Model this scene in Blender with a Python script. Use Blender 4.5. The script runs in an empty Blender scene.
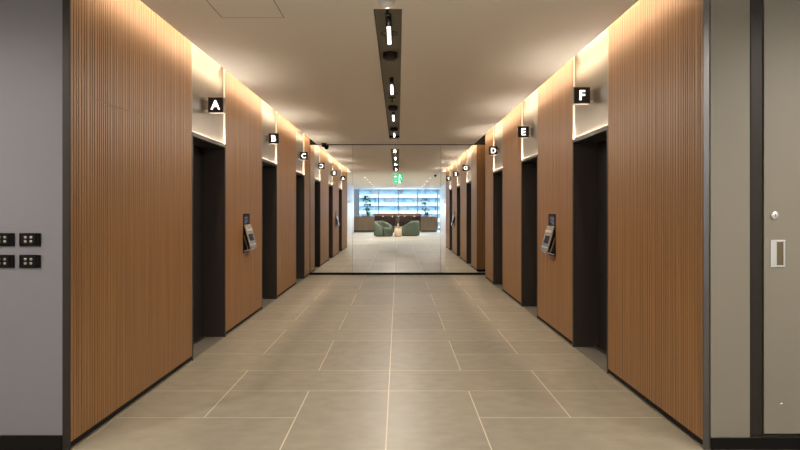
import bpy, bmesh, math, random
from mathutils import Vector, Matrix
random.seed(7)
S = bpy.context.scene
C = S.collection
PI = math.pi

# ------------------------------------------------------------------ camera
EYE = 1.37
cam_d = bpy.data.cameras.new('camera'); cam = bpy.data.objects.new('camera', cam_d); C.objects.link(cam)
cam_d.sensor_width = 36; cam_d.lens = 620/800*36
cam_d.shift_x = (400-398)/800; cam_d.shift_y = -(225-210)/800
cam.location = (0, 0, EYE); cam.rotation_euler = (PI/2, 0, 0)
cam_d.clip_start = 0.05; cam_d.clip_end = 1000
S.camera = cam

# ------------------------------------------------------------------ world, sun, exposure
w = bpy.data.worlds.new('sky'); S.world = w; w.use_nodes = True
bg = w.node_tree.nodes['Background']
bg.inputs['Color'].default_value = (0.62, 0.81, 1.0, 1); bg.inputs['Strength'].default_value = 8.0
sd = bpy.data.lights.new('sun', 'SUN'); sun = bpy.data.objects.new('sun', sd); C.objects.link(sun)
sd.energy = 3.0; sd.angle = 0.01; sd.color = (1, 0.96, 0.9)
sun.rotation_euler = (math.radians(-48), 0, math.radians(18))     # shines towards -Y on the facade opposite
S.view_settings.view_transform = 'Standard'; S.view_settings.look = 'None'
S.view_settings.exposure = 1.5; S.view_settings.gamma = 1.0; S.view_settings.use_curve_mapping = False

WARM = (1.0, 0.77, 0.52)
MID = (1.0, 0.88, 0.74)
COVE_W, GRAZE_W, LEDGE_W, BAR_W, DOWN_W = 24.0, 6.8, 3.4, 12.5, 58.0

def area(name, loc, sx, sy, power, color, rot=(0, 0, 0), spread=PI):
    d = bpy.data.lights.new(name, 'AREA'); d.shape = 'RECTANGLE'; d.size = sx; d.size_y = sy
    d.energy = power; d.color = color; d.spread = spread
    o = bpy.data.objects.new(name, d); C.objects.link(o); o.location = loc; o.rotation_euler = rot
    return o

# ------------------------------------------------------------------ layout (metres; camera at the origin, looking along +Y)
XL, XR = -1.862, 1.748            # faces of the timber panels
Y0L, Y0R = 3.52, 3.55            # where the corridor starts
YM = 13.10                      # face of the mirror
CEIL = 2.758; SD = 0.065
SLOT = 0.153                     # width of the lit slots beside the ceiling
TOPZ = 3.06                      # roof of the slots
LL, LR = XL-0.245, XR+0.245      # plane of the lift doors
HEAD = 2.04
def RY(yr): return 2*YM - yr     # distance seen in the mirror -> real place
DOORS_L = [('A', 5.61, 6.705), ('B', 8.485, 9.555), ('C', 11.32, 12.36)]
DOORS_R = [('F', 5.165, 6.215), ('E', 7.77, 8.81), ('D', 10.36, 11.41)]
END_R = 12.42                    # right hand panels stop here, short of the mirror

# ------------------------------------------------------------------ materials
def principled(name, col, rough=0.5, metal=0.0, spec=0.5, noise=None, bump=None, emis=None, es=0, aniso=None):
    """noise=(scale xyz, amount, second colour), bump=(scale xyz, strength)"""
    m = bpy.data.materials.new(name); m.use_nodes = True
    nt = m.node_tree; b = nt.nodes['Principled BSDF']
    b.inputs['Base Color'].default_value = (*col, 1); b.inputs['Roughness'].default_value = rough
    b.inputs['Metallic'].default_value = metal; b.inputs['Specular IOR Level'].default_value = spec
    if emis:
        b.inputs['Emission Color'].default_value = (*emis, 1); b.inputs['Emission Strength'].default_value = es
    def tex(sc, detail=4):
        tc = nt.nodes.new('ShaderNodeTexCoord'); mp = nt.nodes.new('ShaderNodeMapping')
        mp.inputs['Scale'].default_value = sc
        n = nt.nodes.new('ShaderNodeTexNoise'); n.inputs['Scale'].default_value = 1; n.inputs['Detail'].default_value = detail
        nt.links.new(tc.outputs['Object'], mp.inputs['Vector']); nt.links.new(mp.outputs['Vector'], n.inputs['Vector'])
        return n
    if noise:
        n = tex(noise[0]); r = nt.nodes.new('ShaderNodeValToRGB')
        r.color_ramp.elements[0].position = 0.5-noise[1]; r.color_ramp.elements[1].position = 0.5+noise[1]
        r.color_ramp.elements[0].color = (*noise[2], 1); r.color_ramp.elements[1].color = (*col, 1)
        nt.links.new(n.outputs['Fac'], r.inputs['Fac']); nt.links.new(r.outputs['Color'], b.inputs['Base Color'])
    if bump:
        n = tex(bump[0], 3); bp = nt.nodes.new('ShaderNodeBump'); bp.inputs['Strength'].default_value = bump[1]
        bp.inputs['Distance'].default_value = 0.002
        nt.links.new(n.outputs['Fac'], bp.inputs['Height']); nt.links.new(bp.outputs['Normal'], b.inputs['Normal'])
    return m

M = {}
M['wood'] = principled('ribbed_timber', (0.305, 0.150, 0.050), 0.42, noise=((31, 31, 0.7), 0.22, (0.190, 0.087, 0.027)))
M['cabinet_wood'] = principled('cabinet_timber', (0.50, 0.33, 0.20), 0.45, noise=((14, 14, 1.2), 0.3, (0.40, 0.26, 0.15)))
M['desk_top'] = principled('red_timber', (0.58, 0.25, 0.15), 0.4, noise=((3, 30, 30), 0.3, (0.48, 0.19, 0.11)))
M['desk_dark'] = principled('dark_timber', (0.075, 0.04, 0.027), 0.4, noise=((14, 14, 1.2), 0.3, (0.055, 0.03, 0.02)))
M['ceiling'] = principled('ceiling_paint', (0.87, 0.825, 0.755), 0.75, bump=((40, 40, 40), 0.03))
M['cove'] = principled('cove_paint', (0.80, 0.77, 0.72), 0.8)
M['tile'] = principled('stone_tile', (0.286, 0.261, 0.208), 0.38, spec=0.4, noise=((7, 9, 2), 0.27, (0.212, 0.192, 0.150)), bump=((60, 60, 60), 0.05))
M['tile2'] = principled('stone_tile_deep', (0.272, 0.248, 0.198), 0.40, spec=0.4, noise=((10, 7, 2), 0.27, (0.200, 0.181, 0.142)), bump=((60, 60, 60), 0.05))
M['grout'] = principled('pale_grout', (0.68, 0.61, 0.50), 0.8)
M['recess_tile'] = principled('recess_stone', (0.17, 0.155, 0.13), 0.45, noise=((4, 4, 4), 0.3, (0.13, 0.12, 0.10)))
M['bronze'] = principled('dark_bronze', (0.036, 0.029, 0.026), 0.42, metal=0.0, spec=0.35, noise=((60, 60, 0.8), 0.3, (0.028, 0.023, 0.021)))
M['leaf'] = principled('black_door_metal', (0.022, 0.019, 0.019), 0.36, spec=0.35, noise=((60, 60, 0.8), 0.3, (0.016, 0.014, 0.014)))
M['black'] = principled('black_plinth', (0.006, 0.005, 0.0045), 0.6, spec=0.12, noise=((9, 9, 9), 0.3, (0.005, 0.004, 0.004)))
M['black_gloss'] = principled('black_plastic', (0.004, 0.004, 0.0045), 0.5, spec=0.05)
M['strip'] = principled('aluminium_strip', (0.42, 0.38, 0.33), 0.35, metal=1.0)
M['reveal'] = principled('reveal_lit_tone', (0.55, 0.50, 0.42), 0.6)  # pale colour stands in for light caught along the overpanel edges
M['champagne'] = principled('champagne_steel', (0.235, 0.20, 0.163), 0.36, metal=1.0, bump=((4, 160, 4), 0.08), noise=((2, 90, 2), 0.3, (0.195, 0.167, 0.135)))
M['steel'] = principled('brushed_steel', (0.88, 0.87, 0.86), 0.24, metal=1.0, bump=((90, 4, 4), 0.08))
M['dark_steel'] = principled('dark_brushed_steel', (0.50, 0.47, 0.44), 0.25, metal=1.0, bump=((4, 90, 4), 0.06))
M['edge_metal'] = principled('corner_metal', (0.17, 0.165, 0.165), 0.32, metal=1.0)
M['corner_dark'] = principled('corner_bronze', (0.026, 0.021, 0.018), 0.45, metal=0.3, spec=0.3)
M['grey_wall'] = principled('grey_plaster', (0.155, 0.150, 0.164), 0.6, noise=((1.2, 1.2, 0.8), 0.35, (0.142, 0.137, 0.150)), bump=((70, 70, 70), 0.05))
M['taupe'] = principled('taupe_paint', (0.200, 0.180, 0.142), 0.55, noise=((1.5, 1.5, 0.8), 0.35, (0.184, 0.166, 0.131)), bump=((70, 70, 70), 0.04))
M['white_wall'] = principled('white_paint', (0.47, 0.49, 0.52), 0.55, bump=((60, 60, 60), 0.03))
M['slot'] = principled('slot_dark', (0.23, 0.212, 0.155), 0.6)
M['slot_side'] = principled('slot_edge', (0.03, 0.028, 0.023), 0.6)
M['dark_plastic'] = principled('dark_plastic', (0.022, 0.020, 0.018), 0.45)
M['white_plastic'] = principled('white_plastic', (0.75, 0.74, 0.72), 0.35)
M['lit'] = principled('lit_diffuser', (1, 1, 1), 0.5, emis=(1, 0.94, 0.84), es=4)
M['letter'] = principled('lit_letter', (1, 1, 1), 0.5, emis=(1, 0.95, 0.88), es=0.75)
M['sign_black'] = principled('sign_face', (0.008, 0.006, 0.005), 0.5, spec=0.06)
M['sign_edge'] = principled('sign_edge', (0.20, 0.165, 0.13), 0.35, metal=0.9)
M['led'] = principled('led_strip', (1, 1, 1), 0.5, emis=(1, 0.78, 0.5), es=0.5)
M['screen'] = principled('dark_screen', (0.007, 0.008, 0.014), 0.4, spec=0.06)
M['screen_text'] = principled('screen_text', (0.1, 0.1, 0.2), 0.4, emis=(0.45, 0.5, 0.75), es=0.10)
M['green_fabric'] = principled('sage_velvet', (0.090, 0.112, 0.078), 0.85, noise=((9, 9, 9), 0.3, (0.070, 0.090, 0.062)))
M['pale_wood'] = principled('pale_timber', (0.44, 0.35, 0.25), 0.5, noise=((12, 12, 1), 0.3, (0.37, 0.29, 0.20)))
M['leafgreen'] = principled('palm_leaf', (0.07, 0.19, 0.06), 0.5, noise=((8, 8, 8), 0.3, (0.05, 0.13, 0.05)))
M['bushgreen'] = principled('bush_leaf', (0.13, 0.33, 0.08), 0.5, noise=((8, 8, 8), 0.3, (0.09, 0.23, 0.06)))
M['twig'] = principled('dry_twig', (0.16, 0.12, 0.08), 0.7)
M['pot'] = principled('grey_pot', (0.3, 0.3, 0.3), 0.6)
M['frame'] = principled('window_frame', (0.13, 0.14, 0.16), 0.5)
M['exit'] = principled('exit_green', (0.0, 0.45, 0.2), 0.4, emis=(0.05, 0.75, 0.33), es=0.28)
M['exit_white'] = principled('exit_white', (1, 1, 1), 0.4, emis=(0.9, 1, 0.95), es=0.6)
M['red'] = principled('red_plastic', (0.6, 0.03, 0.02), 0.4)
M['facade_white'] = principled('facade_white', (0.125, 0.125, 0.123), 0.7, noise=((0.2, 0.2, 0.4), 0.3, (0.11, 0.113, 0.115)))
M['facade_blue'] = principled('facade_glass', (0.030, 0.056, 0.074), 0.6, spec=0.1, noise=((0.25, 0.25, 0.5), 0.2, (0.062, 0.088, 0.100)))
M['ground'] = principled('street', (0.3, 0.31, 0.32), 0.9, noise=((0.1, 0.1, 0.1), 0.3, (0.24, 0.25, 0.26)))
# the mirror
mm = bpy.data.materials.new('silvered_glass'); mm.use_nodes = True
nt = mm.node_tree; nt.nodes.clear()
g = nt.nodes.new('ShaderNodeBsdfGlossy'); g.inputs['Roughness'].default_value = 0.0; g.inputs['Color'].default_value = (0.955, 0.965, 0.955, 1)
o_ = nt.nodes.new('ShaderNodeOutputMaterial'); nt.links.new(g.outputs[0], o_.inputs[0]); M['mirror'] = mm
# clear window glass
mg = bpy.data.materials.new('window_glass'); mg.use_nodes = True
nt = mg.node_tree; nt.nodes.clear()
t_ = nt.nodes.new('ShaderNodeBsdfTransparent'); t_.inputs['Color'].default_value = (0.93, 0.97, 1, 1)
g = nt.nodes.new('ShaderNodeBsdfGlossy'); g.inputs['Roughness'].default_value = 0.02
mx = nt.nodes.new('ShaderNodeMixShader'); mx.inputs[0].default_value = 0.06
nt.links.new(t_.outputs[0], mx.inputs[1]); nt.links.new(g.outputs[0], mx.inputs[2])
o_ = nt.nodes.new('ShaderNodeOutputMaterial'); nt.links.new(mx.outputs[0], o_.inputs[0]); M['glass'] = mg

# ------------------------------------------------------------------ mesh helpers
class MB:
    def __init__(s): s.bm = bmesh.new(); s.mats = []
    def mi(s, m):
        if m not in s.mats: s.mats.append(m)
        return s.mats.index(m)
    def box(s, x0, x1, y0, y1, z0, z1, m=None):
        if x0 > x1: x0, x1 = x1, x0
        if y0 > y1: y0, y1 = y1, y0
        v = [s.bm.verts.new(p) for p in ((x0,y0,z0),(x1,y0,z0),(x1,y1,z0),(x0,y1,z0),(x0,y0,z1),(x1,y0,z1),(x1,y1,z1),(x0,y1,z1))]
        k = s.mi(m) if m else 0
        for f in ((0,3,2,1),(4,5,6,7),(0,1,5,4),(1,2,6,5),(2,3,7,6),(3,0,4,7)):
            fc = s.bm.faces.new([v[i] for i in f]); fc.material_index = k
        return s
    def face(s, pts, m=None):
        fc = s.bm.faces.new([s.bm.verts.new(p) for p in pts]); fc.material_index = s.mi(m) if m else 0
        return s
    def prism(s, poly, axis, a, b, m=None):
        """poly of 2-D points extruded along axis 'x','y' or 'z' from a to b"""
        def P(u, v, t):
            return {'x': (t, u, v), 'y': (u, t, v), 'z': (u, v, t)}[axis]
        k = s.mi(m) if m else 0
        A = [s.bm.verts.new(P(u, v, a)) for u, v in poly]; B = [s.bm.verts.new(P(u, v, b)) for u, v in poly]
        n = len(poly); fs = [s.bm.faces.new(A), s.bm.faces.new(B[::-1])]
        for i in range(n): fs.append(s.bm.faces.new([A[i], B[i], B[(i+1) % n], A[(i+1) % n]]))
        for f in fs: f.material_index = k
        bmesh.ops.recalc_face_normals(s.bm, faces=fs)
        return s
    def lathe(s, prof, c, seg=24, axis='z', m=None):
        """prof of (radius, height) turned about axis through c"""
        k = s.mi(m) if m else 0; rings = []; fs = []
        for r, h in prof:
            ring = []
            for i in range(seg):
                a = 2*PI*i/seg; u, v = r*math.cos(a), r*math.sin(a)
                p = {'z': (u, v, h), 'y': (u, h, v), 'x': (h, u, v)}[axis]
                ring.append(s.bm.verts.new((c[0]+p[0], c[1]+p[1], c[2]+p[2])))
            rings.append(ring)
        for a, b in zip(rings, rings[1:]):
            for i in range(seg): fs.append(s.bm.faces.new([a[i], a[(i+1) % seg], b[(i+1) % seg], b[i]]))
        fs.append(s.bm.faces.new(rings[0][::-1])); fs.append(s.bm.faces.new(rings[-1]))
        for f in fs: f.material_index = k; f.smooth = True
        bmesh.ops.recalc_face_normals(s.bm, faces=fs)
        return s
    def tube(s, pts, r, seg=6, m=None):
        k = s.mi(m) if m else 0; rings = []; fs = []
        pts = [Vector(p) for p in pts]
        for i, p in enumerate(pts):
            d = (pts[min(i+1, len(pts)-1)] - pts[max(i-1, 0)]).normalized()
            u = d.orthogonal().normalized(); v = d.cross(u)
            rr = r[i] if isinstance(r, (list, tuple)) else r
            rings.append([s.bm.verts.new(p + rr*(math.cos(2*PI*j/seg)*u + math.sin(2*PI*j/seg)*v)) for j in range(seg)])
        for a, b in zip(rings, rings[1:]):
            for j in range(seg): fs.append(s.bm.faces.new([a[j], a[(j+1) % seg], b[(j+1) % seg], b[j]]))
        fs.append(s.bm.faces.new(rings[0][::-1])); fs.append(s.bm.faces.new(rings[-1]))
        for f in fs: f.material_index = k; f.smooth = True
        bmesh.ops.recalc_face_normals(s.bm, faces=fs)
        return s
    def build(s, name, mat, parent=None, bevel=0, loc=None):
        me = bpy.data.meshes.new(name); s.bm.to_mesh(me); s.bm.free()
        for m in (s.mats or [mat]): me.materials.append(m if m else mat)
        o = bpy.data.objects.new(name, me); C.objects.link(o)
        if parent: o.parent = parent
        if loc: o.location = loc
        if bevel:
            b = o.modifiers.new('bevel', 'BEVEL'); b.width = bevel; b.segments = 2; b.limit_method = 'ANGLE'
        return o

def empty(name, loc, label=None, cat=None, group=None, kind=None, rz=0):
    o = bpy.data.objects.new(name, None); C.objects.link(o); o.location = loc; o.rotation_euler = (0, 0, rz)
    o.empty_display_size = 0.1
    return tag(o, label, cat, group, kind)
def tag(o, label=None, cat=None, group=None, kind=None):
    for k, v in (('label', label), ('category', cat), ('group', group), ('kind', kind)):
        if v: o[k] = v
    return o
def copy_tree(o, parent=None):
    c = o.copy(); C.objects.link(c)
    if parent: c.parent = parent
    for ch in [x for x in bpy.data.objects if x.parent == o]: copy_tree(ch, c)
    return c
def structure(o, label=None): return tag(o, label, None, None, 'structure')

def glyph_mesh(ch, size, depth, offset=0.0):
    cu = bpy.data.curves.new('glyph', 'FONT'); cu.body = ch; cu.size = size; cu.extrude = depth; cu.offset = offset
    cu.align_x = 'CENTER'; cu.align_y = 'CENTER'; cu.resolution_u = 4
    to = bpy.data.objects.new('glyph', cu); C.objects.link(to)
    bpy.context.view_layer.update()
    me = bpy.data.meshes.new_from_object(to.evaluated_get(bpy.context.evaluated_depsgraph_get()))
    bpy.data.objects.remove(to)
    # centre on the real outline
    xs = [v.co.x for v in me.vertices]; ys = [v.co.y for v in me.vertices]
    me.transform(Matrix.Translation((-(min(xs)+max(xs))/2, -(min(ys)+max(ys))/2, 0)))
    me.transform(Matrix.Rotation(PI/2, 4, 'X'))          # now upright, read from -Y
    me.name = 'letter'
    return me

# ================================================================== THE SETTING
# ---- floor: stone tiles laid in a mirrored broken bond about the centre seam, pale grout between
TW, G = 0.602, 0.0036
CX = -0.07
fl = MB(); fl.mats = [M['grout'], M['tile'], M['tile2']]
fl.box(-4.2, 4.2, -15.6, YM+0.05, -0.20, -0.0015, M['grout'])
def tile(x0, x1, y0, y1):
    k = 1 if random.random() < 0.6 else 2
    x0 = max(x0, -4.2); x1 = min(x1, 4.2)
    if x1-x0 < 0.02: return
    v = [fl.bm.verts.new(p) for p in ((x0+G, y0+G, 0), (x1-G, y0+G, 0), (x1-G, y1-G, 0), (x0+G, y1-G, 0))]
    f = fl.bm.faces.new(v); f.material_index = k
row0 = 849.4/180.9                       # a row line seen at y = 390.9
r = -33
W1, W2 = 0.605, 1.21
while row0 + r*TW < YM+0.05:
    y0 = row0 + r*TW; y1 = min(y0+TW, YM+0.05); ph = r % 3
    # phases: -1 -> nearer row (both seams), -2 -> wide outer tile ... see the photograph
    for sgn in (-1, 1):
        def T(a, b, ya, yb):
            if sgn > 0: tile(CX+a, CX+b, ya, yb)
            else: tile(CX-b, CX-a, ya, yb)
        far = 4.4
        if ph == 2:      # row just nearer than the reference line
            T(W1, W2, y0, y1); T(W2, far, y0, y1)
        elif ph == 1:    # one row nearer still: 2-row tile in the middle column starts here, wide tile outside
            T(0, W1, y0, min(y1+TW, YM+0.05)); T(W1, far, y0, y1)
        else:            # row beyond the reference line: wide tile from the centre seam
            T(0, W2, y0, y1); T(W2, far, y0, y1)
    r += 1
floor = structure(fl.build('floor', M['tile']), 'grey beige stone tile floor with pale grout lines')

# ---- ceiling: lower board with a long slot for the services, lit slots at both sides, slab above
sx0, sx1, sy0, sy1 = -0.17, 0.028, 4.28, 12.12
cl_, cr_ = XL+SLOT, XR-SLOT
ce = MB(); T0, T1 = CEIL, CEIL+0.03
ce.box(cl_, sx0, Y0L, YM, T0, T1, M['ceiling']); ce.box(sx1, cr_, Y0L, YM, T0, T1, M['ceiling'])
ce.box(sx0, sx1, Y0L, sy0, T0, T1, M['ceiling']); ce.box(sx0, sx1, sy1, YM, T0, T1, M['ceiling'])
ce.box(-3.4, 3.4, -3.5, Y0L, T0, T1, M['ceiling'])            # lobby behind the camera
ce.box(-4.2, 4.2, -15.6, -3.5, T0, T1, M['ceiling'])
ce.box(XL-0.4, XR+0.8, Y0L-0.06, YM+0.05, TOPZ, TOPZ+0.12, M['cove'])
structure(ce.build('ceiling', M['ceiling']), 'flat painted ceiling with lit slots along both walls')
# the service slot's dark lining
sl = MB()
sl.box(sx0-0.012, sx1+0.012, sy0-0.012, sy1+0.012, CEIL+SD, CEIL+SD+0.01, M['slot'])
for a, b in ((sx0-0.012, sx0), (sx1, sx1+0.012)): sl.box(a, b, sy0, sy1, CEIL+0.001, CEIL+SD, M['slot_side'])
for a, b in ((sy0-0.012, sy0), (sy1, sy1+0.012)): sl.box(sx0-0.012, sx1+0.012, a, b, CEIL+0.001, CEIL+SD, M['slot_side'])
structure(sl.build('trim_1', M['slot']), 'dark recessed service slot running down the middle of the ceiling')

# ---- walls
def wall(name, boxes, mat, label=None):
    m = MB()
    for b in boxes: m.box(*b)
    return structure(m.build(name, mat), label)
def panel_ranges(doors, ya, yb):
    out = []; y = ya
    for _, a, b in doors: out.append((y, a)); y = b
    out.append((y, yb)); return out
PAN_L = panel_ranges(DOORS_L, Y0L, YM); PAN_R = panel_ranges(DOORS_R, Y0R, END_R)
BK = 0.028                                                    # thickness of the timber
lb = [(XL-0.55, LL-0.045, Y0L+0.13, YM+0.05, 0, TOPZ)]
for a, b in PAN_L: lb.append((LL-0.045, XL-BK, a+(0.13 if a == Y0L else 0.001), b-0.001, 0, TOPZ))
for _, a, b in DOORS_L: lb.append((LL-0.045, XL-0.075, a, b, HEAD+0.035, TOPZ))
wall('wall_left', lb, M['black'], 'left corridor wall behind the timber panels')
rb = [(LR+0.045, XR+0.55, Y0R+0.13, END_R, 0, TOPZ)]
for a, b in PAN_R: rb.append((XR+BK, LR+0.045, a+(0.13 if a == Y0R else 0.001), b-0.001 - (BK if b == END_R else 0), 0, TOPZ))
for _, a, b in DOORS_R: rb.append((XR+0.075, LR+0.045, a, b, HEAD+0.035, TOPZ))
rb.append((XR+0.62, XR+0.8, END_R-0.001, YM+0.05, 0, TOPZ))   # end of the side recess by the mirror
wall('wall_right', rb, M['black'], 'right corridor wall behind the timber panels')
wall('wall_back', [(XL-0.55, XR+0.8, YM+0.05, YM+0.2, -0.2, TOPZ+0.1)], M['black'], 'wall the mirror is fixed to')
# frontal wall left of the corridor and its skirting
wall('wall_front_left', [(-3.4, XL-0.042, Y0L, Y0L+0.12, 0, CEIL)], M['grey_wall'], 'cool grey plaster wall facing the camera, left edge')
sk = MB(); sk.box(-3.2, XL-0.042, Y0L-0.012, Y0L, 0, 0.092); structure(sk.build('baseboard_left', M['black'], bevel=0.002), 'black skirting below the grey wall')
# right
wall('wall_front_right', [(XR+0.042, 2.015, Y0R, Y0R+0.12, 0, CEIL), (3.0, 3.4, Y0R, Y0R+0.12, 0, CEIL), (2.015, 3.0, Y0R+0.06, Y0R+0.12, 0, CEIL)],
     M['taupe'], 'taupe painted wall strip between timber panel and door')
sk = MB(); sk.box(XR+0.042, 3.2, Y0R-0.012, Y0R, 0, 0.068); structure(sk.build('baseboard_right', M['black'], bevel=0.002), 'black skirting below the door and wall strip')
# lobby and lounge walls behind the camera
wall('wall_lobby_left', [(-3.4, -3.2, -3.4, Y0L, 0, CEIL), (-3.4, -2.62, -3.6, -3.4, 0, CEIL), (-2.8, -2.62, -10.4, -3.6, 0, CEIL), (-4.2, -2.62, -10.6, -10.4, 0, CEIL), (-4.4, -4.2, -15.6, -10.4, 0, CEIL+0.03)], M['white_wall'], 'white lobby wall')
wall('wall_lobby_right', [(3.2, 3.4, -3.4, Y0R, 0, CEIL), (2.5, 3.4, -3.6, -3.4, 0, CEIL), (2.5, 2.7, -10.4, -3.6, 0, CEIL), (2.5, 4.2, -10.6, -10.4, 0, CEIL), (4.2, 4.4, -15.6, -10.4, 0, CEIL+0.03)], M['white_wall'], 'white lobby wall')
YW = RY(41.5)
wall('wall_window', [(-4.4, -2.64, YW-0.2, YW, 0, CEIL+0.03), (2.86, 4.4, YW-0.2, YW, 0, CEIL+0.03), (-2.64, 2.86, YW-0.2, YW, -0.2, 0.12)], M['white_wall'], 'white wall around the lounge window')
wn = empty('window_1', (0.11, YW-0.1, 0.12), 'wide lounge window of four tall panes', kind='structure')
fr = MB(); zt = CEIL-0.12
for x in (-2.73, -1.41, -0.09, 1.21, 2.53, 2.73): fr.box(x-0.03, x+0.03, -0.05, 0.05, 0, zt)
fr.box(-2.75, 2.75, -0.05, 0.05, zt-0.05, zt+0.03); fr.box(-2.75, 2.75, -0.05, 0.05, 0, 0.05)
fr.build('window_frame', M['frame'], wn)
gp = MB()
for a, b in ((-2.70, -1.44), (-1.38, -0.12), (-0.06, 1.18), (1.24, 2.50), (2.56, 2.70)): gp.box(a, b, -0.006, 0.006, 0.05, zt-0.05)
gp.build('window_pane', M['glass'], wn)

# service door at the right edge
dr = empty('door_1', (2.53, Y0R, 0.074), 'taupe flush service door in a dark frame', kind='structure')
b = MB(); b.box(-0.515, -0.445, -0.004, 0.055, 0.005, CEIL-0.076); b.build('door_frame', M['corner_dark'], dr, bevel=0.004)
b = MB(); b.box(-0.445, -0.434, 0.03, 0.055, 0.005, CEIL-0.076); b.box(-0.434, 0.43, 0.03, 0.055, 0.0, 0.014); b.build('shadow_gap', M['black'], dr)
b = MB(); b.box(-0.434, 0.43, 0.0, 0.05, 0.014, CEIL-0.076); b.build('door_leaf', M['taupe'], dr, bevel=0.002)
def dx_(px): return (px-398)*Y0R/620-2.53
def dz_(py): return EYE+(210-py)*Y0R/620-0.074
fp = MB(); x0, x1, z0, z1 = dx_(770), dx_(784.8), dz_(267.3), dz_(240)
fp.box(x0, x0+0.036, -0.006, 0.0, z0, z1); fp.box(x1-0.012, x1, -0.006, 0.0, z0, z1)
fp.box(x0+0.036, x1-0.012, -0.006, 0.0, z0, z0+0.012); fp.box(x0+0.036, x1-0.012, -0.006, 0.0, z1-0.012, z1)
pull = fp.build('flush_pull', M['steel'], dr, bevel=0.0015); pull['label'] = 'bright steel flush pull'
fp = MB(); fp.box(x0+0.037, x1-0.013, -0.0022, -0.0004, z0+0.013, z1-0.013); fp.build('pull_cup', principled('cup_shade', (0.24, 0.19, 0.12), 0.35, metal=1.0), pull)
b = MB(); b.lathe([(0.024, 0.0), (0.024, -0.006), (0.019, -0.010), (0.0005, -0.010)], (dx_(774.6), 0, dz_(215.3)), 20, 'y')
lk = b.build('lock', M['steel'], dr)
b = MB(); b.box(dx_(774.6)-0.002, dx_(774.6)+0.002, -0.0112, -0.0102, dz_(215.3)-0.008, dz_(215.3)+0.008); b.build('keyhole', M['black'], lk)
b = MB(); b.lathe([(0.009, 0.0), (0.009, -0.003), (0.005, -0.004), (0.0005, -0.003)], (dx_(781.6), 0, dz_(404)), 14, 'y'); b.build('screw', M['steel'], dr)

# ================================================================== TIMBER PANELS
def rib_profile(length, rnd):
    """(along, depth) points: battens with narrow grooves; depth 0 = face"""
    pts = []; y = 0.0
    while y < length-0.02:
        wd = min(rnd.choice([0.026, 0.030, 0.034, 0.040]), length-y)
        g_, c_ = 0.0045, 0.002
        pts += [(y+g_/2, 0.0055), (y+g_/2, c_), (y+g_/2+c_, 0), (y+wd-g_/2-c_, 0), (y+wd-g_/2, c_), (y+wd-g_/2, 0.0055)]
        y += wd
    return pts, y
def timber_panel(side, a, b, label, end=False, joint=None):
    X = XL if side < 0 else XR
    root = empty('timber_wall_panel', (X, (a+b)/2, 0), label, 'wall panel', 'ribbed timber wall panels between the lifts')
    L = b-a-0.012; rnd = random.Random(int(a*100)); prof, used = rib_profile(L, rnd)
    sc = L/used
    m = MB(); z0, z1 = 0.050, TOPZ-0.005
    m.box(side*0.009, side*(BK-0.001), -L/2, L/2, z0, z1)
    def strip(pts, za, zb):
        lo = [m.bm.verts.new((side*d, (y*sc-L/2), za)) for y, d in pts]; hi = [m.bm.verts.new((side*d, (y*sc-L/2), zb)) for y, d in pts]
        fs = [m.bm.faces.new([lo[i], lo[i+1], hi[i+1], hi[i]]) for i in range(len(pts)-1)]
        if zb < z1: fs.append(m.bm.faces.new(hi[::-1]))
        bmesh.ops.recalc_face_normals(m.bm, faces=fs)
        for f in fs:
            if (f.normal.x*-side) < -0.01: f.normal_flip()
    if joint:
        ja, jb, jz = joint
        seg = {0: [], 1: [], 2: []}
        n = len(prof)//6
        for i in range(n):
            yy = a+0.006+prof[6*i][0]*sc
            seg[0 if yy < ja else (1 if yy < jb else 2)] += prof[6*i:6*i+6]
        strip(seg[0], z0, z1); strip(seg[2], z0, z1); strip(seg[1], z0, jz-0.0022); strip(seg[1], jz+0.0022, z1)
    else: strip(prof, z0, z1)
    m.build('ribbed_face', M['wood'], root)
    p = MB(); p.box(side*0.010, side*(BK-0.001), -L/2, L/2, 0.0, 0.049); p.build('plinth', M['black'], root)
    p = MB(); p.box(side*0.0, side*0.0095, -L/2, L/2, 0.0, 0.012); p.build('floor_strip', M['strip'], root)
    if end:   # ribbed return facing the mirror
        m = MB(); D = 0.62; pr, us = rib_profile(D, rnd); s2 = D/us
        lo = [m.bm.verts.new((side*u*s2, L/2+0.03-d, z0)) for u, d in pr]; hi = [m.bm.verts.new((side*u*s2, L/2+0.03-d, z1)) for u, d in pr]
        for i in range(len(pr)-1): m.bm.faces.new([lo[i], lo[i+1], hi[i+1], hi[i]])
        m.box(side*0.004, side*D, L/2+0.008, L/2+0.021, z0, z1)
        m.build('ribbed_return', M['wood'], root)
        p = MB(); p.box(side*0.012, side*D, L/2+0.008, L/2+0.018, 0, 0.049); p.build('return_plinth', M['black'], root)
    return root
lab_l = ['ribbed timber wall panel nearest the camera on the left, beside the grey wall', 'ribbed timber wall panel between lift entrances A and B',
         'ribbed timber wall panel between lift entrances B and C', 'narrow ribbed timber wall panel between lift C and the mirror']
lab_r = ['ribbed timber wall panel nearest the camera on the right, beside the taupe wall strip', 'ribbed timber wall panel between lift entrances F and E',
         'ribbed timber wall panel between lift entrances E and D', 'narrow ribbed timber wall panel past lift D, ending short of the mirror']
panL = [timber_panel(-1, a, b, l, joint=((3.77, 4.47, 2.05) if i == 0 else None)) for i, ((a, b), l) in enumerate(zip(PAN_L, lab_l))]
panR = [timber_panel(1, a, b, l, end=(i == 3)) for i, ((a, b), l) in enumerate(zip(PAN_R, lab_r))]
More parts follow.
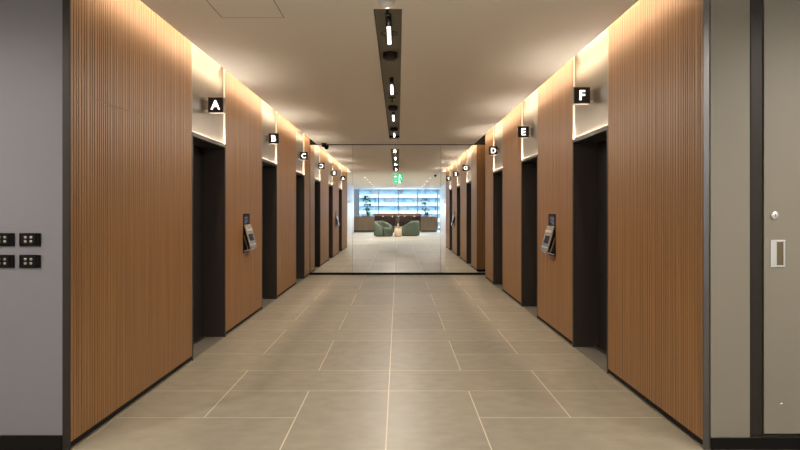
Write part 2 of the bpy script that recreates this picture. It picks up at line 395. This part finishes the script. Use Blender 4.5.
# metal corner posts where the corridor starts
b = MB(); b.box(XL-0.041, XL+0.002, Y0L-0.006, Y0L+0.005, 0, CEIL)
tag(b.build('corner_post', M['corner_dark'], bevel=0.002), 'dark bronze corner strip between grey wall and left timber panel', 'corner strip', 'corner strips at the corridor mouth')
b = MB(); b.box(XR-0.002, XR+0.033, Y0R-0.006, Y0R+0.005, 0, CEIL)
cp = tag(b.build('corner_post', M['edge_metal'], bevel=0.002), 'polished metal corner strip between right timber panel and taupe wall', 'corner strip', 'corner strips at the corridor mouth')

# ================================================================== LIFT ENTRANCES
def lift(side, a, b, letter):
    X = XL if side < 0 else XR; yc, W = (a+b)/2, b-a
    where = 'on the left wall' if side < 0 else 'on the right wall'
    root = empty('lift_entrance', (X, yc, 0), 'dark lift entrance with steel overpanel, below the letter %s %s' % (letter, where), 'lift', 'lift entrances along the corridor')
    def bx(name, mat, x0, x1, y0, y1, z0, z1, bev=0.0, parent=root):
        m = MB(); m.box(side*x0, side*x1, y0, y1, z0, z1); return m.build(name, mat, parent, bevel=bev)
    # x: 0 = timber face, growing into the wall
    bx('door_leaf', M['leaf'], 0.245, 0.275, -W/2+0.03, -0.002, 0.012, HEAD, 0.002)
    bx('door_leaf', M['leaf'], 0.245, 0.275, 0.002, W/2-0.03, 0.012, HEAD, 0.002)
    bx('jamb', M['bronze'], 0.0, 0.28, -W/2, -W/2+0.03, 0, HEAD, 0.002)
    bx('jamb', M['bronze'], 0.0, 0.28, W/2-0.03, W/2, 0, HEAD, 0.002)
    bx('head', M['bronze'], 0.0, 0.28, -W/2, W/2, HEAD, HEAD+0.033, 0.002)
    bx('sill', M['strip'], 0.205, 0.245, -W/2+0.03, W/2-0.03, 0, 0.010)
    bx('recess_floor', M['recess_tile'], 0.012, 0.205, -W/2+0.03, W/2-0.03, 0, 0.004)
    bx('overpanel', M['champagne'], 0.024, 0.038, -W/2+0.012, W/2-0.012, HEAD+0.05, TOPZ-0.01)
    bx('overpanel_reveal', M['reveal'], 0.004, 0.024, W/2-0.009, W/2-0.003, HEAD+0.034, TOPZ-0.01)
    bx('overpanel_reveal', M['reveal'], 0.004, 0.024, -W/2+0.003, -W/2+0.009, HEAD+0.034, TOPZ-0.01)
    bx('light_strip', M['led'], 0.017, 0.0235, -W/2+0.02, W/2-0.02, HEAD+0.0335, HEAD+0.038)
    area('ledge_lamp', (X+side*0.009, yc, HEAD+0.040), 0.014, W-0.06, LEDGE_W, MID, (PI, side*0.55, 0))
    return root
for L_, a, b_ in DOORS_L: lift(-1, a, b_, L_)
for L_, a, b_ in DOORS_R: lift(1, a, b_, L_)

# ---- letter signs standing out from the steel overpanels
def sign(side, yf, zc, letter):
    X = XL if side < 0 else XR
    root = empty('lift_letter_sign', (X, yf+0.04, zc), 'small black projecting sign with the lit white letter %s' % letter, 'sign', 'lit lift letter signs')
    s = 0.072
    xa, xb = (0.010, 0.154)
    m = MB(); m.box(-side*xa, -side*xb, -0.036, 0.036, -s, s); m.build('sign_box', M['sign_black'], root, bevel=0.003)
    m = MB(); m.box(-side*xa, -side*(xb+0.004), -0.030, 0.030, -s-0.004, -s); m.box(-side*xb, -side*(xb+0.004), -0.030, 0.030, -s-0.004, s+0.004)
    m.box(-side*xa, -side*(xb+0.004), -0.030, 0.030, s, s+0.004); m.build('edge_band', M['sign_edge'], root)
    m = MB(); m.box(side*0.0235, -side*xa, -0.022, 0.022, -0.045, 0.045); m.build('bracket', M['sign_edge'], root)
    me = glyph_mesh(letter, 0.125, 0.002, 0.002); me.materials.append(M['letter'])
    for rz, yy in ((0, -0.037), (PI, 0.037)):
        o = bpy.data.objects.new('letter', me); C.objects.link(o); o.parent = root
        o.location = (-side*(xa+xb)/2, yy, 0); o.rotation_euler = (0, 0, rz)
    return root
for (L_, a, b_), yf in zip(DOORS_L, (6.04, 8.87, 11.71)): sign(-1, yf, 2.395, L_)
for (L_, a, b_), yf in zip(DOORS_R, (5.60, 8.22, 10.82)): sign(1, yf, 2.408, L_)

# ---- call stations: a black recess in the timber with a screen and a sloping steel keypad
def station(side, yc, label):
    X = XL if side < 0 else XR
    root = empty('call_station', (X, yc, 0.85), label, 'lift call station', 'lift call stations in the timber')
    hw = 0.16; z0, z1 = 0.0, 0.475
    m = MB(); m.box(-side*0.003, side*0.006, -hw, hw, z0, z1); m.build('back_plate', M['black_gloss'], root, bevel=0.002)
    m = MB(); m.box(-side*0.003, -side*0.006, -hw+0.03, hw-0.03, 0.345, 0.455); sc_ = m.build('screen', M['screen'], root)
    m = MB()
    for zz, ww in ((0.43, 0.16), (0.41, 0.12), (0.385, 0.18), (0.365, 0.10)): m.box(-side*0.0062, -side*0.0068, -0.11, -0.11+ww, zz-0.004, zz+0.004)
    m.build('screen_text', M['screen_text'], sc_)
    # wedge: leans out towards its foot
    m = MB(); m.prism([(-side*0.004, 0.335), (-side*0.018, 0.335), (-side*0.092, 0.062), (-side*0.078, 0.055), (-side*0.004, 0.190)], 'y', -hw+0.010, hw-0.010)
    m.build('keypad_body', M['black_gloss'], root, bevel=0.002)
    m = MB(); m.prism([(-side*0.006, 0.342), (-side*0.020, 0.342), (-side*0.100, 0.052), (-side*0.089, 0.046)], 'y', -hw+0.004, hw-0.004)
    kp = m.build('keypad_plate', M['dark_steel'], root, bevel=0.002); kp['label'] = 'sloping brushed steel plate'
    d = Vector((-side*0.080, 0, -0.290)).normalized(); nrm = Vector((-side*0.290, 0, 0.080)).normalized()
    base = Vector((-side*0.020, 0, 0.342))
    def slab(name, mat, t0, t1, ya, yb, up):
        P = [base+d*t0, base+d*t1, base+d*t1+nrm*up, base+d*t0+nrm*up]
        mb = MB(); mb.prism([(p.x, p.z) for p in P], 'y', ya, yb); return mb.build(name, mat, kp, bevel=0.001)
    slab('upper_bar', M['steel'], 0.055, 0.080, -hw+0.02, hw-0.02, 0.006)
    slab('touch_screen', M['screen'], 0.120, 0.205, -hw+0.06, hw-0.06, 0.002)
    slab('lower_bar', M['steel'], 0.245, 0.258, -hw+0.02, hw-0.02, 0.006)
    m = MB(); m.prism([(-side*0.006, 0.215), (-side*0.012, 0.217), (-side*0.066, 0.030), (-side*0.060, 0.028)], 'y', -hw+0.004, hw-0.004)
    m.build('lower_plate', M['steel'], root)
    m = MB(); m.box(-side*0.004, -side*0.014, -hw+0.02, hw-0.02, 0.018, 0.030); m.build('lower_lip', M['steel'], root)
    return root
station(-1, 7.61, 'steel lift call station in black recess on left timber panel between A and B')
station(1, 7.03, 'steel lift call station in black recess on right timber panel between F and E')

# ================================================================== MIRROR
mr = empty('wall_mirror', (0, YM, 0), 'floor to ceiling mirror closing the end of the corridor', 'mirror')
xe = XR+0.61
for a, b_ in ((XL+0.003, -0.963), (-0.963, -0.045), (-0.045, 0.90), (0.90, xe)):
    m = MB(); m.box(a+0.0025, b_-0.0025, 0.0, 0.012, 0.05, CEIL-0.016); m.build('mirror_pane', M['mirror'], mr)
m = MB(); m.box(XL+0.002, xe, 0.012, 0.03, 0.045, CEIL-0.002); m.build('backing_board', M['strip'], mr)
m = MB(); m.box(XL+0.002, xe, -0.02, 0.03, 0.0, 0.048); m.build('base_rail', M['black'], mr)
m = MB(); m.box(XL+0.002, xe, -0.006, 0.012, CEIL-0.016, CEIL-0.001); m.build('top_rail', M['corner_dark'], mr)

# ================================================================== CEILING FITTINGS
cx = (sx0+sx1)/2
for i, (ya, yb) in enumerate(((4.73, 5.20), (6.94, 7.46), (9.15, 9.67), (11.30, 11.80))):
    pos = ['nearest the camera', 'second from the camera', 'third from the camera', 'farthest, close to the mirror'][i]
    root = empty('linear_light', (cx, (ya+yb)/2, CEIL+SD), 'narrow lit linear lamp in the ceiling slot, %s' % pos, 'light', 'linear lamps in the ceiling slot')
    h = (yb-ya)/2
    m = MB(); m.box(-0.022, 0.022, -h-0.02, h+0.02, -0.055, 0.0); m.build('housing', M['dark_plastic'], root, bevel=0.003)
    m = MB(); m.box(-0.012, 0.012, -h, h, -0.064, -0.0555); m.build('diffuser', M['lit'], root)
    m = MB(); m.lathe([(0.022, -0.0), (0.022, -0.05), (0.014, -0.06), (0.0005, -0.06)], (0, -h-0.13, 0), 16); m.tube([(0, -h-0.13, -0.04), (0, -h-0.01, -0.04)], 0.012)
    m.build('driver', M['dark_plastic'], root)
    area('slot_lamp', (cx, (ya+yb)/2, CEIL-0.003), 0.03, yb-ya, BAR_W, MID)
for yy, nm in ((5.74, 'nearest the camera'), (8.68, 'in the middle'), (10.95, 'nearest the mirror')):
    root = empty('dome_speaker', (cx, yy, CEIL+SD), 'dark dome fitting hanging in the ceiling slot, the one %s' % nm, 'ceiling dome', 'dark domes in the ceiling slot')
    m = MB(); m.lathe([(0.066, 0.0), (0.066, -0.03)], (0, 0, 0), 24); m.build('collar', M['dark_plastic'], root)
    m = MB(); m.lathe([(0.070, -0.03), (0.067, -0.045), (0.052, -0.062), (0.035, -0.070), (0.0005, -0.073)], (0, 0, 0), 24); m.build('dome', M['dark_plastic'], root)
for yy, nm in ((4.42, 'nearest end of the slot'), (8.0, 'middle of the slot')):
    root = empty('sprinkler_head', (cx-0.005, yy, CEIL+SD), 'small dark sprinkler head in the ceiling slot, at the %s' % nm, 'sprinkler', 'sprinklers in the ceiling slot')
    m = MB(); m.lathe([(0.045, 0.0), (0.040, -0.012), (0.016, -0.014), (0.0005, -0.014)], (0, 0, 0), 20); m.build('escutcheon', M['dark_plastic'], root)
    m = MB(); m.lathe([(0.010, -0.014), (0.010, -0.05), (0.006, -0.055), (0.0005, -0.055)], (0, 0, 0), 12); m.build('nozzle', M['dark_plastic'], root)
    m = MB(); m.lathe([(0.020, -0.060), (0.020, -0.063), (0.0005, -0.063)], (0, 0, 0), 12); m.tube([(0.012, 0, -0.045), (0.012, 0, -0.062)], 0.003); m.tube([(-0.012, 0, -0.045), (-0.012, 0, -0.062)], 0.003)
    m.build('deflector', M['dark_plastic'], root)
for yy, nm in ((5.10, 'beside the first lamp'), (7.72, 'past the second lamp')):
    m = MB()
    seg = 28
    prof = [(0.070, 0.0), (0.070, -0.004), (0.064, -0.004), (0.064, 0.0)]
    rings = [[m.bm.verts.new((r_*math.cos(2*PI*i/seg), r_*math.sin(2*PI*i/seg), h)) for i in range(seg)] for r_, h in prof]
    for q in range(4):
        A, B = rings[q], rings[(q+1) % 4]
        for i in range(seg): m.bm.faces.new([A[i], A[(i+1) % seg], B[(i+1) % seg], B[i]])
    o = m.build('ceiling_ring', M['slot_side'], loc=(cx, yy, CEIL+SD)); tag(o, 'thin dark ring in the ceiling slot, %s' % nm, 'ring', 'rings in the ceiling slot')
root = empty('smoke_detector', ((386.6-398)*4.12/620, 4.10, CEIL), 'white smoke detector on the ceiling at the near end of the slot', 'detector')
m = MB(); m.lathe([(0.062, 0.0), (0.060, -0.014), (0.0005, -0.014)], (0, 0, 0), 28); m.build('base', M['white_plastic'], root)
m = MB(); m.lathe([(0.050, -0.014), (0.046, -0.034), (0.030, -0.046), (0.0005, -0.048)], (0, 0, 0), 28); m.build('dome', M['white_plastic'], root)
# access hatch outline
m = MB(); xa, xb, ya, yb = -1.27, -0.82, 3.66, 4.47; z = CEIL-0.0012; t = 0.004
m.box(xa, xa+t, ya, yb, z, CEIL-0.0002); m.box(xb-t, xb, ya, yb, z, CEIL-0.0002); m.box(xa, xb, yb-t*0.3, yb, z, CEIL-0.0002); m.box(xa, xb, ya, ya+t*0.5, z, CEIL-0.0002)
structure(m.build('trim_2', principled('hatch_gap', (0.12, 0.10, 0.08), 0.8)), 'thin gap around an access hatch in the ceiling')
# security cameras
def dome_cam(x, y, label):
    root = empty('security_camera', (x, y, CEIL), label, 'camera', 'security cameras on the ceiling')
    m = MB(); m.lathe([(0.055, 0.0), (0.055, -0.03), (0.048, -0.035), (0.0005, -0.035)], (0, 0, 0), 22); m.build('mount', M['dark_plastic'], root)
    m = MB(); m.lathe([(0.045, -0.035), (0.042, -0.06), (0.026, -0.08), (0.0005, -0.086)], (0, 0, 0), 22); m.build('dome', M['black_gloss'], root)
dome_cam(-1.54, 12.86, 'dark dome security camera on the ceiling beside the mirror')
dome_cam(1.47, RY(24.4), 'dark dome security camera above the lobby, seen only in the mirror')

# cove lamps in the lit slots
def cove(side, ya, yb):
    X = XL if side < 0 else XR
    e = cl_ if side < 0 else cr_                       # edge of the ceiling board
    xl, zl = e-side*0.045, T1+0.062
    m = MB(); m.box(-0.012, 0.012, -(yb-ya)/2, (yb-ya)/2, -0.058, 0.032)
    o = m.build('cove_light', M['cove'], loc=(xl-side*0.016, (ya+yb)/2, zl)); tag(o, 'concealed strip light in the ceiling slot above the %s timber panels' % ('left' if side < 0 else 'right'), 'strip light', 'concealed cove lights')
    area('graze_lamp', (xl, (ya+yb)/2, zl), 0.05, yb-ya, GRAZE_W, WARM, (0, side*-PI/2, 0))
    area('cove_lamp', (X-side*0.10, (ya+yb)/2, TOPZ-0.004), 0.03, yb-ya, COVE_W, WARM)
cove(-1, Y0L+0.03, YM-0.03); cove(1, Y0R+0.03, YM-0.03)
m = MB()
m.box(XL-0.02, XR+0.6, Y0L-0.03, Y0L-0.0, T1, TOPZ+0.1); structure(m.build('trim_3', M['cove']), 'closure over the corridor mouth')

# ================================================================== SWITCH PLATES on the grey wall
def plate(px0, px1, py0, py1, label):
    k = Y0L/620; x0, x1 = (px0-398)*k, (px1-398)*k; z0, z1 = EYE+(210-py1)*k, EYE+(210-py0)*k
    root = empty('switch_plate', ((x0+x1)/2, Y0L, (z0+z1)/2), label, 'switch', 'black switch plates on the grey wall')
    w_, h_ = (x1-x0)/2, (z1-z0)/2
    m = MB(); m.box(-w_, w_, -0.012, 0, -h_, h_); m.build('plate', M['black_gloss'], root, bevel=0.003)
    m = MB(); m.box(-w_*0.72, w_*0.55, -0.016, -0.012, -h_*0.8, h_*0.8); m.build('insert', M['black'], root, bevel=0.002)
    for ix in (-0.34, 0.20):
        for iz in (-0.28, 0.36):
            m = MB(); m.lathe([(0.0075, -0.016), (0.0075, -0.019), (0.005, -0.020), (0.0005, -0.020)], (ix*w_, 0, iz*h_), 12, 'y'); m.build('button', M['strip'], root)
plate(20.2, 41, 233, 246, 'black switch plate with four metal dots, upper one near the timber')
plate(20.2, 41, 254.8, 267.8, 'black switch plate with four metal dots, lower one near the timber')
plate(-6, 15, 233, 246, 'black switch plate cut by the left picture edge, upper one')
plate(-6, 15, 254.8, 267.8, 'black switch plate cut by the left picture edge, lower one')

# ================================================================== LOBBY AND LOUNGE BEHIND THE CAMERA (seen in the mirror)
def exit_sign(x, yr, label, wd=0.40):
    root = empty('exit_sign', (x, RY(yr), CEIL), label, 'exit sign', 'green exit signs over the lobby')
    for sx in (-0.13, 0.13):
        m = MB(); m.tube([(sx, 0, 0), (sx, 0, -0.05)], 0.006); m.build('hanger', M['strip'], root)
    m = MB(); m.box(-wd/2, wd/2, -0.02, 0.02, -0.23, -0.05); m.build('sign_panel', M['exit'], root, bevel=0.003)
    for f in (1, -1):   # running figure and arrow on both faces
        m = MB(); y = f*0.0215
        def q(pts): m.prism([(f*-px_, pz) for px_, pz in pts], 'y', y-0.0008, y+0.0008)
        m.lathe([(0.016, -0.0008), (0.016, 0.0008)], (f*0.062, y, -0.083), 12, 'y')
        q([(-0.10, -0.105), (-0.05, -0.095), (-0.02, -0.13), (-0.035, -0.14), (-0.06, -0.115), (-0.10, -0.125)])
        q([(-0.075, -0.10), (-0.045, -0.10), (-0.055, -0.16), (-0.09, -0.155)])
        q([(-0.085, -0.155), (-0.06, -0.155), (-0.12, -0.205), (-0.14, -0.195)])
        q([(-0.075, -0.155), (-0.055, -0.155), (-0.02, -0.21), (-0.045, -0.215)])
        m.build('running_figure', M['exit_white'], root); m = MB()
        q([(0.03, -0.132), (0.10, -0.132), (0.10, -0.148), (0.03, -0.148)])
        q([(0.09, -0.105), (0.15, -0.14), (0.09, -0.175)])
        m.build('arrow', M['exit_white'], root)
exit_sign(0.0, 23.2, 'green exit sign, nearer of the two seen in the mirror')
exit_sign(0.0, 27.2, 'green exit sign, farther of the two seen in the mirror', 0.38)

DL = [(-2.75, 25.6), (-2.75, 23.9), (2.75, 25.6), (2.75, 23.9), (-2.2, 25.6), (2.2, 25.6), (-1.4, 26.4), (-1.4, 28.4), (-1.4, 30.8), (-1.4, 33.4), (-1.4, 36.0), (1.4, 26.8), (1.4, 30.0), (1.4, 33.0), (1.4, 36.0)]  # first six are added, out of view, to light the front walls
m0 = None
for i, (x, yr) in enumerate(DL):
    if m0 is None:
        m0 = empty('ceiling_downlight', (x, RY(yr), CEIL), 'small round recessed downlight in the white lobby ceiling', 'downlight', 'lobby downlights')
        seg = 20; m = MB(); prof = [(0.058, 0.0), (0.056, -0.006), (0.042, -0.006), (0.042, 0.0)]
        rings = [[m.bm.verts.new((r_*math.cos(2*PI*j/seg), r_*math.sin(2*PI*j/seg), h)) for j in range(seg)] for r_, h in prof]
        for q_ in range(3):
            for j in range(seg): m.bm.faces.new([rings[q_][j], rings[q_][(j+1) % seg], rings[q_+1][(j+1) % seg], rings[q_+1][j]])
        m.build('trim_ring', M['white_plastic'], m0)
        m = MB(); m.lathe([(0.036, -0.0005), (0.034, -0.008), (0.024, -0.014), (0.0005, -0.016)], (0, 0, 0), 20); m.build('lens', principled('downlight_lens', (1, 1, 1), 0.5, emis=(1, 0.95, 0.88), es=1.8), m0)
    else:
        c = copy_tree(m0); c.location = (x, RY(yr), CEIL)
    d = bpy.data.lights.new('downlight_lamp', 'SPOT'); d.energy = DOWN_W*(2.9 if yr > 28 else 0.8); d.color = (1, 0.92, 0.82); d.spot_size = 2.1 if yr > 28 else 3.0; d.spot_blend = 0.8; d.shadow_soft_size = 0.04
    o = bpy.data.objects.new('downlight_lamp', d); C.objects.link(o); o.location = (x, RY(yr), CEIL-0.04)

# ---- barrel armchairs
def armchair(x, yr, rz, label):
    root = empty('barrel_armchair', (x, RY(yr), 0), label, 'armchair', 'sage barrel armchairs in the lounge', rz=rz)
    # opening towards local +X
    m = MB(); n = 40; A0 = math.radians(128); rings = []
    for i in range(n+1):
        t = -A0 + 2*A0*i/n; ph = abs(t)/A0
        h = 0.80 - 0.30*max(0, (ph-0.30)/0.70)**1.25
        ro, ri = 0.50, 0.345
        dirv = (-math.cos(t), math.sin(t))
        sq = 1.0
        sec = []
        for (rr, zz) in ((ro-0.01, 0.03), (ro, 0.10), (ro, h-0.09), (ro-0.02, h-0.03), (ro-0.075, h), (ri+0.03, h-0.03), (ri, h-0.09), (ri, 0.25), (ri, 0.03)):
            sec.append(m.bm.verts.new((dirv[0]*rr*sq, dirv[1]*rr*sq, zz)))
        rings.append(sec)
    fs = []
    for a, b_ in zip(rings, rings[1:]):
        for j in range(9): fs.append(m.bm.faces.new([a[j], a[(j+1) % 9], b_[(j+1) % 9], b_[j]]))
    fs.append(m.bm.faces.new(rings[0])); fs.append(m.bm.faces.new(rings[-1][::-1]))
    for f in fs: f.smooth = True
    bmesh.ops.recalc_face_normals(m.bm, faces=fs)
    o = m.build('curved_back', M['green_fabric'], root); bv = o.modifiers.new('bevel', 'BEVEL'); bv.width = 0.03; bv.segments = 3; bv.limit_method = 'ANGLE'; bv.angle_limit = math.radians(60)
    pts = []
    for i in range(24):
        a = math.radians(-150)+math.radians(300)*i/23; pts.append((-0.02-0.325*math.cos(a), 0.325*math.sin(a)))
    pts = [(p[0], p[1]) for p in pts if p[0] < 0.2] ; pts = [(0.43, -0.26)] + [] + pts + [(0.43, 0.26)]
    m = MB(); m.prism(pts, 'z', 0.22, 0.44); m.build('seat_cushion', M['green_fabric'], root, bevel=0.035)
    m = MB(); m.prism([(0.95*u, 0.95*v) for u, v in pts], 'z', 0.02, 0.218); m.build('base', M['green_fabric'], root, bevel=0.01)
    m = MB(); m.lathe([(0.40, 0.0), (0.40, 0.03)], (0, 0, 0), 28); m.build('foot_ring', M['black'], root)
    return root
armchair((383.6-398)*32.4/620, 32.4, math.radians(42), 'sage green barrel armchair on the left in the mirror, its seat open to view')
armchair((410.2-398)*33.0/620, 33.0, math.radians(205), 'sage green barrel armchair on the right in the mirror, seen from behind')
root = empty('side_table', (0.0, RY(32.0), 0), 'pale round drum side table between the green armchairs', 'table')
m = MB(); m.lathe([(0.17, 0.0), (0.19, 0.03), (0.19, 0.48)], (0, 0, 0), 32); m.build('drum', M['pale_wood'], root)
m = MB(); m.lathe([(0.215, 0.48), (0.22, 0.49), (0.22, 0.51), (0.215, 0.515)], (0, 0, 0), 32); m.build('tabletop', M['pale_wood'], root)
root = empty('twig_vase', (0.0, RY(32.0), 0.515), 'slim vase of bare twigs on the drum side table', 'vase')
m = MB(); m.lathe([(0.035, 0.0), (0.055, 0.05), (0.05, 0.11), (0.022, 0.16), (0.026, 0.18)], (0, 0, 0), 18); m.build('vase_body', M['pot'], root)
m = MB()
for i in range(11):
    a = random.uniform(0, 2*PI); l = random.uniform(0.22, 0.42); sp = random.uniform(0.05, 0.20)
    p = [(0, 0, 0.15)]
    for k in range(1, 5): p.append((sp*math.cos(a)*(k/4)**1.3+random.uniform(-.01, .01), sp*math.sin(a)*(k/4)**1.3+random.uniform(-.01, .01), 0.15+l*k/4))
    m.tube(p, [0.004, 0.004, 0.0035, 0.003, 0.002], 5)
    for k in (2, 3, 4): m.lathe([(0.003, -0.012), (0.013, 0), (0.003, 0.012)], p[k], 6)
m.build('twigs', M['twig'], root)

# ---- reception desk and the low cabinets either side of it
yd = RY(39.4)
root = empty('reception_desk', (-0.02, yd, 0), 'dark reception desk with a red brown timber counter top', 'desk')
m = MB(); m.box(-1.455, 1.455, -0.55, 0.02, 0.06, 0.985); m.build('desk_body', M['desk_dark'], root, bevel=0.004)
m = MB(); m.box(-1.42, 1.42, -0.5, 0.0, 0.0, 0.06); m.build('kickboard', M['black'], root)
m = MB(); m.box(-1.52, 1.50, -0.62, 0.16, 0.99, 1.145); m.build('counter_top', M['desk_top'], root, bevel=0.006)
for x in (-0.95, -0.35, 0.05, 0.45, 1.05):
    m = MB(); m.lathe([(0.04, 0.985), (0.04, 0.978), (0.0005, 0.978)], (x, 0.10, 0), 14); m.build('counter_lamp', M['lit'], root)
for nm, xa, xb in (('left of', -2.95, -1.49), ('right of', 1.45, 2.48)):
    root = empty('low_cabinet', ((xa+xb)/2, yd, 0), 'low brown timber cabinet %s the reception desk in the mirror' % nm, 'cabinet', 'low timber cabinets beside the desk')
    h = (xb-xa)/2
    m = MB(); m.box(-h, h, -0.48, -0.02, 0.06, 0.93); m.build('body', M['cabinet_wood'], root)
    n = 3 if h > 0.6 else 2
    for i in range(n):
        a = -h+2*h*i/n; m = MB(); m.box(a+0.004, a+2*h/n-0.004, -0.02, 0.0, 0.07, 0.92); m.build('door', M['cabinet_wood'], root, bevel=0.002)
    m = MB(); m.box(-h-0.01, h+0.01, -0.5, 0.01, 0.93, 0.96); m.build('cabinet_top', M['cabinet_wood'], root, bevel=0.003)
    m = MB(); m.box(-h+0.02, h-0.02, -0.44, -0.06, 0, 0.06); m.build('kickboard', M['black'], root)

# ---- plants
def leaf_blade(m, base, az, length, droop, wd, up=0.5, n=6):
    """a pinnate-looking tapering leaf, two faces wide with a folded midrib"""
    prev = None
    d = Vector((math.cos(az), math.sin(az), 0)); s_ = Vector((-math.sin(az), math.cos(az), 0))
    for i in range(n+1):
        t = i/n
        c = Vector(base) + d*length*t*(1-0.2*t) + Vector((0, 0, length*(up*t - droop*t*t)))
        w_ = wd*math.sin(PI*min(1, 0.08+0.92*t))**0.8
        row = [m.bm.verts.new(c - s_*w_ + Vector((0, 0, 0.3*w_))), m.bm.verts.new(c), m.bm.verts.new(c + s_*w_ + Vector((0, 0, 0.3*w_)))]
        if prev:
            for j in range(2): m.bm.faces.new([prev[j], prev[j+1], row[j+1], row[j]])
        prev = row
def palm(x, y, zs, label, seed):
    rnd = random.Random(seed)
    root = empty('indoor_palm', (x, y, 0), label, 'plant', 'indoor palms by the window')
    m = MB(); m.lathe([(0.16, 0.0), (0.21, 0.05), (0.23, 0.42), (0.20, 0.42), (0.19, 0.38), (0.0005, 0.38)], (0, 0, 0), 24); m.build('pot', M['pot'], root)
    st = MB(); fo = MB()
    for (h, n, L) in zs:
        ox, oy = rnd.uniform(-.12, .12), rnd.uniform(-.06, .06)
        st.tube([(ox*0.3, oy*0.3, 0.36), (ox*0.7, oy, h*0.6), (ox, oy, h)], [0.022, 0.018, 0.012], 7)
        for k in range(n):
            az = 2*PI*k/n + rnd.uniform(-.3, .3)
            leaf_blade(fo, (ox, oy, h-rnd.uniform(0, .08)), az, L*rnd.uniform(.75, 1.1), rnd.uniform(.5, .9), rnd.uniform(.04, .06), rnd.uniform(.3, .8))
    st.build('stem', M['twig'], root); fo.build('foliage', M['leafgreen'], root)
palm((366.5-398)*40.6/620, RY(40.6), [(2.25, 20, 0.55), (2.05, 18, 0.55), (1.75, 18, 0.5), (1.45, 16, 0.42)], 'tall indoor palm at the left of the window in the mirror', 3)
palm((425-398)*40.6/620, RY(40.6), [(2.05, 15, 0.45), (1.8, 15, 0.42), (1.45, 14, 0.40)], 'slimmer indoor palm at the right of the window in the mirror', 5)
def bush(px, yr, z, rad, label, seed):
    rnd = random.Random(seed)
    root = empty('leafy_pot_plant', ((px-398)*yr/620, RY(yr), z), label, 'plant', 'small pot plants on the cabinets')
    m = MB(); m.lathe([(0.07, 0.0), (0.09, 0.09), (0.08, 0.09), (0.0005, 0.085)], (0, 0, 0), 18); m.build('pot', M['pot'], root)
    m = MB()
    for k in range(60):
        leaf_blade(m, (rnd.uniform(-.03, .03), rnd.uniform(-.03, .03), 0.085), rnd.uniform(0, 2*PI), rad*rnd.uniform(.6, 1.2), rnd.uniform(.3, .9), rnd.uniform(.02, .04), rnd.uniform(.6, 1.7), 5)
    m.build('foliage', M['bushgreen'], root)
bush(368.5, 39.70, 0.96, 0.23, 'bright green leafy pot plant on the cabinet left of the desk', 8)
bush(427, 39.70, 0.96, 0.20, 'bright green leafy pot plant on the cabinet right of the desk', 9)
# red call points on the side walls
for sgn, nm in ((-1, 'left'), (1, 'right')):
    root = empty('fire_call_point', ((-2.62 if sgn < 0 else 2.5), RY(33.0), 1.80), 'small red fire call point on the %s white lobby wall' % nm, 'call point', 'red call points')
    m = MB(); m.box(0, -sgn*0.03, -0.05, 0.05, -0.06, 0.06); m.build('case', M['red'], root, bevel=0.004)
    m = MB(); m.box(-sgn*0.03, -sgn*0.033, -0.028, 0.028, -0.03, 0.03); m.build('glass_plate', M['white_plastic'], root)

# ================================================================== OUTSIDE
YB = RY(247)
root = empty('office_building', (0, YB, -45), 'white office building with blue window bands outside the window', 'building')
m = MB(); m.box(-60, 60, -14, -2.2, 0, 115); m.build('core', M['facade_white'], root)
rnd = random.Random(11)
F0 = 45+1.37-0.9
for k in range(-12, 20):
    z = F0 + 3.2*k
    if z < 1: continue
    m = MB(); m.box(-60, 60, -2.2, 0.5, z-0.62, z+0.62); m.build('floor_band', M['facade_white'], root)
    m = MB(); x = -60
    while x < 60:
        w_ = rnd.choice([3.5, 5, 7, 9]); gap = rnd.choice([0.25, 0.4, 1.8, 4.0])
        m.box(x, min(60, x+w_), -2.2, -0.6, z+0.62, z+2.58); x += w_+gap
    m.build('window_band', M['facade_blue'], root)
g_ = MB(); g_.box(-400, 400, -400, -16, -45.4, -45); structure(g_.build('ground', M['ground']), 'street level far below the lounge window')
